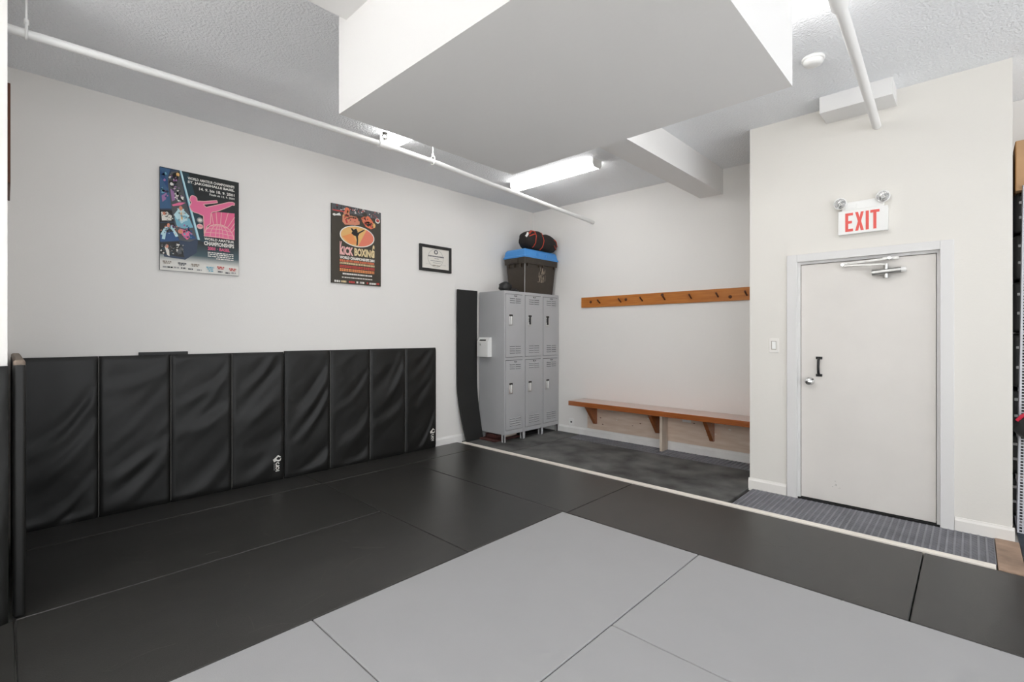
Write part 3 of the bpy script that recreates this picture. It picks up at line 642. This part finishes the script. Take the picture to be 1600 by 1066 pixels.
b.tube([onbag(.35+.04*k, math.radians(22-2.6*k)) for k in range(12)], .007, M_RED, 6).tube([onbag(.30+.05*k, math.radians(-8-3*k)) for k in range(11)], .007, M_RED, 6)
b.tube([onbag(-.85+.05*k, math.radians(38+5*k)) for k in range(7)], .013, M_RED, 6).tube([onbag(-.86+.05*k, math.radians(14+2*k)) for k in range(7)], .008, M_RED, 6)
tag(b.build('piping', t), 'red piping', kind='stuff')
tag(MB().tube([onbag(-.97+.03*k, math.radians(25+8*k)) for k in range(5)], .017, M_WHITE, 6).build('patch', t), 'white patch')
t = thing('training_glove', 'small black training glove at the left on top of the lockers', 'glove', (4.66, 4.50, LZ1))
bm = bmesh.new(); bmesh.ops.create_icosphere(bm, subdivisions=3, radius=1)
for v in bm.verts:
    n_ = 1+.22*noise.noise(v.co*2.2+Vector((3, 1, 5))); v.co = Vector((4.615+v.co.x*.095*n_, 4.52+v.co.y*.08*n_, max(LZ1, LZ1+.060+v.co.z*.072*n_)))
MB().bm(bm, M_BLACK, True).build('fist_pad', t)
bm = bmesh.new(); bmesh.ops.create_icosphere(bm, subdivisions=3, radius=1)
for v in bm.verts:
    n_ = 1+.25*noise.noise(v.co*2.6); v.co = Vector((4.755+v.co.x*.10*n_, 4.515+v.co.y*.05*n_, max(LZ1, LZ1+.022+v.co.z*.030*n_)))
MB().bm(bm, M_BLACK, True).build('cuff', t)

# ---------------------------------------------------------------- bench and coat rack
t = thing('wall_bench', 'varnished brown wooden wall bench along the back wall', 'bench', (5.42, 2.7, 0))
MB().bbox(5.22, XB-.016, PY1+.004, 3.925, .458, .520, M_BENCH, .004).build('seat', t)
for y in (3.76, 2.84, 2.17):
    MB().prism([(XB-.016, y, .458), (5.36, y, .458), (5.36, y, .435), (XB-.045, y, .185), (XB-.016, y, .185)], (0, -.045, 0), M_BENCH).build('bracket', t)
tag(MB().bbox(5.44, XB-.016, 2.69, 2.722, .0, .458, M_POST, .002).build('support_board', t), 'pale raw wood upright')
tag(MB().box(XB-.015, XB-.0005, PY1+.004, 3.875, .108, .458, M_PLY).build('back_panel', t), 'bare plywood panel under the seat')
b = MB().bbox(XB-.021, XB-.015, 2.40, 2.505, .362, .402, M_WHITE, .002)
tag(b.build('cover_plate', t), 'small white cover plate')
b = MB(); r = random.Random(5)
for i in range(26):
    y = r.uniform(1.55, 3.8); z = r.uniform(.14, .42); s_ = r.uniform(.004, .012)
    b.prism([(XB-.015, y+s_*math.cos(k)*r.uniform(.6, 1.8), z+s_*math.sin(k)*.6) for k in range(6)], (-.0004, 0, 0), r.choice([P['paper'], M_KNOT, P['white']]))
tag(b.build('paint_flecks', t), kind='stuff')
t = thing('coat_rack', 'orange pine coat rack board with seven dark pegs on the back wall', 'coat rack', (XB-.01, 2.75, 1.78))
MB().bbox(XB-.022, XB, PY1+.004, 3.975, 1.785, 1.928, M_RACK, .003).build('board', t)
for y in (3.665, 3.342, 3.031, 2.725, 2.395, 2.084, 1.775):
    MB().tube([(XB-.02, y, 1.838), (XB-.055, y+.0, 1.858), (XB-.085, y, 1.880)], [.010, .009, .011], M_KNOT, 8).build('peg', t)
for y, z in ((3.816, 1.86), (3.266, 1.868), (2.76, 1.898), (1.95, 1.83)): MB().lathe([(0, 0), (.02, 0), (.02, .0006), (0, .0006)], (XB-.022, y, z), (-1, 0, 0), M_KNOT, 10).build('knot', t)
# outlet and switch
def plate(name, label, cat, x, y0, y1, z0, z1, rocker):
    t = thing(name, label, cat, (x-.003, (y0+y1)/2, z0))
    MB().bbox(x-.006, x, y0, y1, z0, z1, M_BB if rocker else M_WHITE, .002).build('cover_plate', t)
    if rocker: b = MB().box(x-.0075, x-.005, (y0+y1)/2-.020, (y0+y1)/2+.020, (z0+z1)/2-.038, (z0+z1)/2+.038, P['taupe']).bbox(x-.011, x-.006, (y0+y1)/2-.017, (y0+y1)/2+.015, (z0+z1)/2-.034, (z0+z1)/2+.034, M_WHITE, .002)
    else: b = MB().bbox(x-.008, x-.005, (y0+y1)/2-.013, (y0+y1)/2+.013, (z0+z1)/2-.012, (z0+z1)/2+.012, M_BLACK, .003)
    b.build('rocker' if rocker else 'socket', t)
plate('light_switch', 'white rocker light switch left of the exit door', 'switch', XP, 1.228, 1.308, 1.248, 1.372, True)
plate('wall_outlet', 'white wall outlet low on the wall left of the bench', 'outlet', XB, 4.115, 4.205, .105, .205, False)

# ---------------------------------------------------------------- exit sign
t = thing('exit_sign', 'white EXIT sign with red letters and two lamp heads above the door', 'exit sign', (XP-.03, .62, 2.21))
MB().bbox(XP-.042, XP, .462, .782, 2.212, 2.402, M_WHITE, .003).build('sign_box', t)
MB().bbox(XP-.036, XP, .485, .760, 2.402, 2.470, M_WHITE, .006).bbox(XP-.040, XP-.03, .66, .74, 2.415, 2.445, M_WHITE, .002).build('battery_housing', t)
GL = {'E': [[(0, 0), (1, 0), (1, .14), (.38, .14), (.38, .43), (.86, .43), (.86, .57), (.38, .57), (.38, .86), (1, .86), (1, 1), (0, 1)]],
      'X': [[(0, 0), (.36, 0), (.5, .30), (.64, 0), (1, 0), (.69, .5), (1, 1), (.66, 1), (.5, .70), (.34, 1), (0, 1), (.31, .5)]],
      'I': [[(0, 0), (1, 0), (1, 1), (0, 1)]], 'T': [[(.33, 0), (.67, 0), (.67, .86), (1, .86), (1, 1), (0, 1), (0, .86), (.33, .86)]]}
for ch, y0, y1 in (('E', .734, .682), ('X', .668, .612), ('I', .600, .580), ('T', .571, .513)):
    for pl in GL[ch]: MB().prism([(XP-.0422, y0+(y1-y0)*u, 2.232+.148*v) for u, v in pl], (-.0012, 0, 0), M_EXITR).build('letter', t)
for y, z in ((.766, 2.462), (.490, 2.470)):
    ax = (-1, 0, -.12)
    b = MB().lathe([(.0, -.05), (.030, -.045), (.043, -.02), (.046, 0), (.046, .008), (.040, .009)], (XP-.055, y, z), ax, M_WHITE, 20)
    b.lathe([(.041, .008), (.030, -.006), (.012, -.020), (0, -.022)], (XP-.055, y, z), ax, M_CHROME, 20)
    lh = b.build('lamp_head', t)
    b = MB().lathe([(.012, -.02), (.014, -.008), (.008, .001), (0, .003)], (XP-.055, y, z), ax, M_CHROME, 12)
    b.tube([(XP-.064, y-.034, z-.012), (XP-.064, y+.034, z+.014)], .0025, M_STEEL, 6).tube([(XP-.064, y-.012, z+.034), (XP-.064, y+.012, z-.034)], .0025, M_STEEL, 6)
    b.build('bulb', lh)

# ---------------------------------------------------------------- ceiling lights, detector, pipes
def ceiling_light(x, y0, y1, label, hw=.098, drop=0):
    Z = ZC-drop
    t = thing('ceiling_light', label, 'ceiling light', (x, (y0+y1)/2, Z-.09), None)
    b = MB().box(x-hw+.02, x+hw-.02, y0+.002, y1-.002, Z-.008, Z, M_WHITE)
    for y in (y0, y1-.010): b.prism([(x-hw, y, Z), (x+hw, y, Z), (x+hw, y, Z-.055), (x+hw-.03, y, Z-.088), (x-hw+.03, y, Z-.088), (x-hw, y, Z-.055)], (0, .010, 0), M_WHITE)
    b.build('housing', t)
    c = [(x-hw+.004, Z-.009), (x+hw-.004, Z-.009), (x+hw-.004, Z-.055), (x+hw-.032, Z-.084), (x-hw+.032, Z-.084), (x-hw+.004, Z-.055)]
    MB().prism([(a, y0+.0105, z) for a, z in c], (0, y1-y0-.021, 0), M_DIFF).build('diffuser', t)
    if drop:      # added unseen fixtures: hung on rods, lit on top as well
        MB().bbox(x-hw+.025, x+hw-.025, y0+.02, y1-.02, Z+.001, Z+.03, M_UP, .008).build('added_upper_lens', t)
        for y in (y0+.005, y1-.005): MB().tube([(x, y, Z), (x, y, ZC)], .005, M_STEEL, 8).build('rod', t)
ceiling_light(4.372, 2.90, 4.12, 'lit fluorescent ceiling light in full view before the back wall', .082)
ceiling_light(2.52, 2.75, 4.02, 'lit fluorescent ceiling light half hidden behind the bulkhead and pipe')
ceiling_light(3.04, .46, 1.73, 'lit fluorescent ceiling light cut off by the top edge beside the bulkhead', .105)
for x, y, l in ((-1.15, 2.05, 'added unseen hung fluorescent light beside the wall end'), (-1.6, 2.72, 'added unseen hung fluorescent light beside the near wall'), (-2.0, .6, 'added unseen hung fluorescent light just behind the viewer'), (-1.2, -1.8, 'added unseen hung fluorescent light deep in the room behind the viewer'),
                (-3.6, .6, 'added unseen hung fluorescent light by the rear windows')): ceiling_light(x, y-.62, y+.62, l, .098, .80)  # unseen fixtures added to brighten the ceiling and walls
t = thing('smoke_detector', 'round white smoke detector on the ceiling right of the bulkhead', 'smoke detector', (3.785, .777, ZC))
MB().lathe([(0, -.001), (.068, -.001), (.068, .016), (.060, .018)], (3.785, .777, ZC), (0, 0, -1), M_WHITE, 28).build('base_ring', t)
MB().lathe([(.058, .014), (.060, .030), (.052, .044), (.03, .050), (0, .051)], (3.785, .777, ZC), (0, 0, -1), M_WHITE, 28).build('cover', t)
t = thing('sprinkler_pipe', 'long white sprinkler pipe running under the ceiling along the poster wall', 'pipe', (2.8, 3.68, 3.0))
pp = [(SX, 3.66, 3.012), (.416, 3.655, 3.020), (1.22, 3.65, 3.032), (2.25, 3.655, 3.038), (2.77, 3.665, 3.034), (3.49, 3.70, 3.014), (4.23, 3.735, 3.000), (5.0, 3.765, 2.980), (XB, 3.79, 2.964)]
pp = [(x, y-.0, z) for x, y, z in pp]
MB().tube(pp, .0235, M_PIPE, 14).build('pipe', t)
MB().tube([(2.19, 3.655, 3.0375), (2.31, 3.656, 3.0375)], .033, M_PIPE, 14).tube([(2.25, 3.655, 3.04), (2.25, 3.655, 3.078)], .021, M_PIPE, 12).build('tee', t)
b = MB().tube([(2.25, 3.655, 3.075), (2.25, 3.655, 3.098)], .013, M_BRASS, 10).tube([(2.235, 3.655, 3.09), (2.226, 3.655, 3.115), (2.25, 3.655, 3.140)], .006, M_BRASS, 6).tube([(2.265, 3.655, 3.09), (2.274, 3.655, 3.115), (2.25, 3.655, 3.140)], .006, M_BRASS, 6)
b.lathe([(0, 0), (.024, 0), (.024, .008), (0, .010)], (2.25, 3.655, 3.136), (0, 0, 1), M_BRASS, 14); tag(b.build('sprinkler_head', t), 'small chrome sprinkler head')
def hanger(x, y, z, top):
    b = MB().tube([(x, y, z+.055), (x, y, top)], .0055, M_PIPE, 8)
    b.tube([(x, y+.032*math.sin(a*math.pi/6)*(1 if a < 7 else 1), z+.012+.042*math.cos(a*math.pi/6)) for a in range(13)], .006, M_PIPE, 6)
    b.tube([(x, y, z+.045), (x, y, z+.075)], .011, M_PIPE, 8); b.build('hanger', t)
hanger(2.77, 3.665, 3.034, ZC); hanger(.075, 3.659, 3.014, ZC)
t = thing('sprinkler_pipe', 'short white pipe entering the partition wall above the exit sign', 'pipe', (3.6, .5, 3.04))
MB().tube([(2.0, .44, 3.041), (2.81, .470, 3.041), (3.6, .495, 3.041), (XP, .534, 3.041)], .0285, M_PIPE, 16).build('pipe', t)
MB().tube([(2.70, .466, 3.041), (2.86, .4718, 3.041)], .040, M_PIPE, 16).build('coupling', t)

# ---------------------------------------------------------------- shelving at the right edge
t = thing('metal_shelving', 'pale grey slotted metal shelving unit behind the partition at the right edge', 'shelving', (5.2, -.6, -.015))
SH = [(5.0, -.236), (5.0, -1.18), (5.50, -.236), (5.50, -1.18)]; zt = 2.47; z_b = -.015; LEAN = -.030
def post(x, y, dy):
    b = MB(); n = int((zt-z_b)/.0215); w_ = .044
    sh = lambda z: LEAN*(z/zt)
    for a, c in ((0, .0145), (.0285, w_)):
        b.prism([(x, y+dy*a, z_b), (x, y+dy*c, z_b), (x, y+dy*c+LEAN, zt), (x, y+dy*a+LEAN, zt)], (.003, 0, 0), M_SHELF)
    for i in range(n+1):
        z = z_b+.0215*i; s_ = sh(z); e = min(z+.0085, zt)
        b.box(x, x+.003, min(y+dy*.0145, y+dy*.0285)+s_, max(y+dy*.0145, y+dy*.0285)+s_, z, e, M_SHELF)
    b.prism([(x, y, z_b), (x, y, zt), (x+.035, y, zt), (x+.035, y, z_b)], (0, dy*.003, 0), M_SHELF) if False else b.prism([(x, y, z_b), (x+.035, y, z_b), (x+.035, y+LEAN, zt), (x, y+LEAN, zt)], (0, dy*.003, 0), M_SHELF)
    return b
for x, y in SH: post(x, y, -1 if y > -.5 else 1).build('post', t)
levels = [.034, .355, .676, 1.02, 1.42, 1.80, 2.14, 2.44]
for z in levels:
    s_ = LEAN*z/zt
    MB().box(5.0-.002, 5.53, -1.18+s_, -.238+s_, z-.004, z, M_SHELF).box(5.001, 5.003, -1.18+s_, -.276+s_, z-.032, z-.004, M_SHELF).box(5.02, 5.50, -.242+s_, -.239+s_, z-.032, z-.004, M_SHELF).build('shelf', t)
# gear on the shelves
def lump(name, label, cat, c, r_, m, seed, group=None):
    bm = bmesh.new(); bmesh.ops.create_icosphere(bm, subdivisions=3, radius=1)
    for v in bm.verts:
        n_ = 1+.18*noise.noise(v.co*1.8+Vector((seed, seed*2, 0))); co = v.co.copy()
        v.co = Vector((c[0]+math.copysign(abs(co.x)**.8, co.x)*r_[0]*n_, c[1]+math.copysign(abs(co.y)**.8, co.y)*r_[1]*n_, max(c[2], c[2]+r_[2]+co.z*r_[2]*n_)))
    return tag(MB().bm(bm, m, True).build(name), label, cat, group)
t = thing('boxing_glove', 'black boxing glove with pink-red trim hanging over a shelf edge', 'glove', (4.93, -.31, .66))
bm = bmesh.new(); bmesh.ops.create_icosphere(bm, subdivisions=3, radius=1)
for v in bm.verts:
    n_ = 1+.16*noise.noise(v.co*2); v.co = Vector((4.925+v.co.x*.058*n_, -.312+v.co.y*.095*n_, .760+v.co.z*.105*n_))
MB().bm(bm, M_BLACK, True).build('glove_body', t)
tag(MB().tube([(4.90, -.235, .800), (4.89, -.26, .838), (4.885, -.30, .868), (4.89, -.37, .875)], .012, M_PINKR, 8).build('trim', t), 'pink-red trim')
MB().tube([(4.93, -.33, .84), (4.975, -.33, .80), (5.02, -.33, .70), (5.10, -.33, .684)], .006, M_BLACK, 6).build('strap', t)
lump('yellow_glove', 'yellow glove on the second shelf from the bottom', 'glove', (5.12, -.39, .356), (.10, .09, .065), M_YEL, 2)
lump('red_glove', 'red glove on the lowest shelf of the metal shelving', 'glove', (5.12, -.37, .035), (.10, .075, .06), M_PINKR, 4)
def shield(z, h, label, x0=5.06):  # black filler shaped like kick shields, added as dark backing behind the post holes
    s_ = LEAN*z/zt; t = thing('dark_filler', label, 'dark filler', (5.28, -.42+s_, z))
    MB().bbox(x0, 5.48, -.60+s_, -.200+s_, z+.001, z+h, M_PAD, .03, 3).build('pad', t)
    for k in (.35, .72): MB().bbox(x0-.012, x0, -.40+s_, -.225+s_, z+h*k, z+h*k+.02, P['grey'], .003).build('strap', t)
shield(.034, .30, 'black filler shaped like a kick shield behind the red glove on the lowest shelf', 5.24)
shield(.355, .30, 'black filler shaped like a kick shield behind the yellow glove', 5.24)
shield(.676, .33, 'black filler shaped like a kick shield behind the black boxing glove', 5.18)
shield(1.02, .39, 'black filler shaped like a kick shield on the shelf level with the pull handle')
shield(1.42, .37, 'black filler shaped like a kick shield on the shelf above the light switch height')
shield(1.80, .33, 'black filler shaped like a kick shield on the shelf level with the coat rack')
shield(2.14, .29, 'black filler shaped like a kick shield on the shelf just under the cardboard box')
t = thing('cardboard_box', 'brown cardboard box on top of the metal shelving', 'box', (5.22, -.45, 2.44))
MB().bbox(5.02, 5.42, -.70, -.235, 2.441, 2.80, M_CARD, .003).build('carton', t)
MB().box(5.018, 5.30, -.236, -.232, 2.445, 2.795, M_TAPE).build('flap', t)
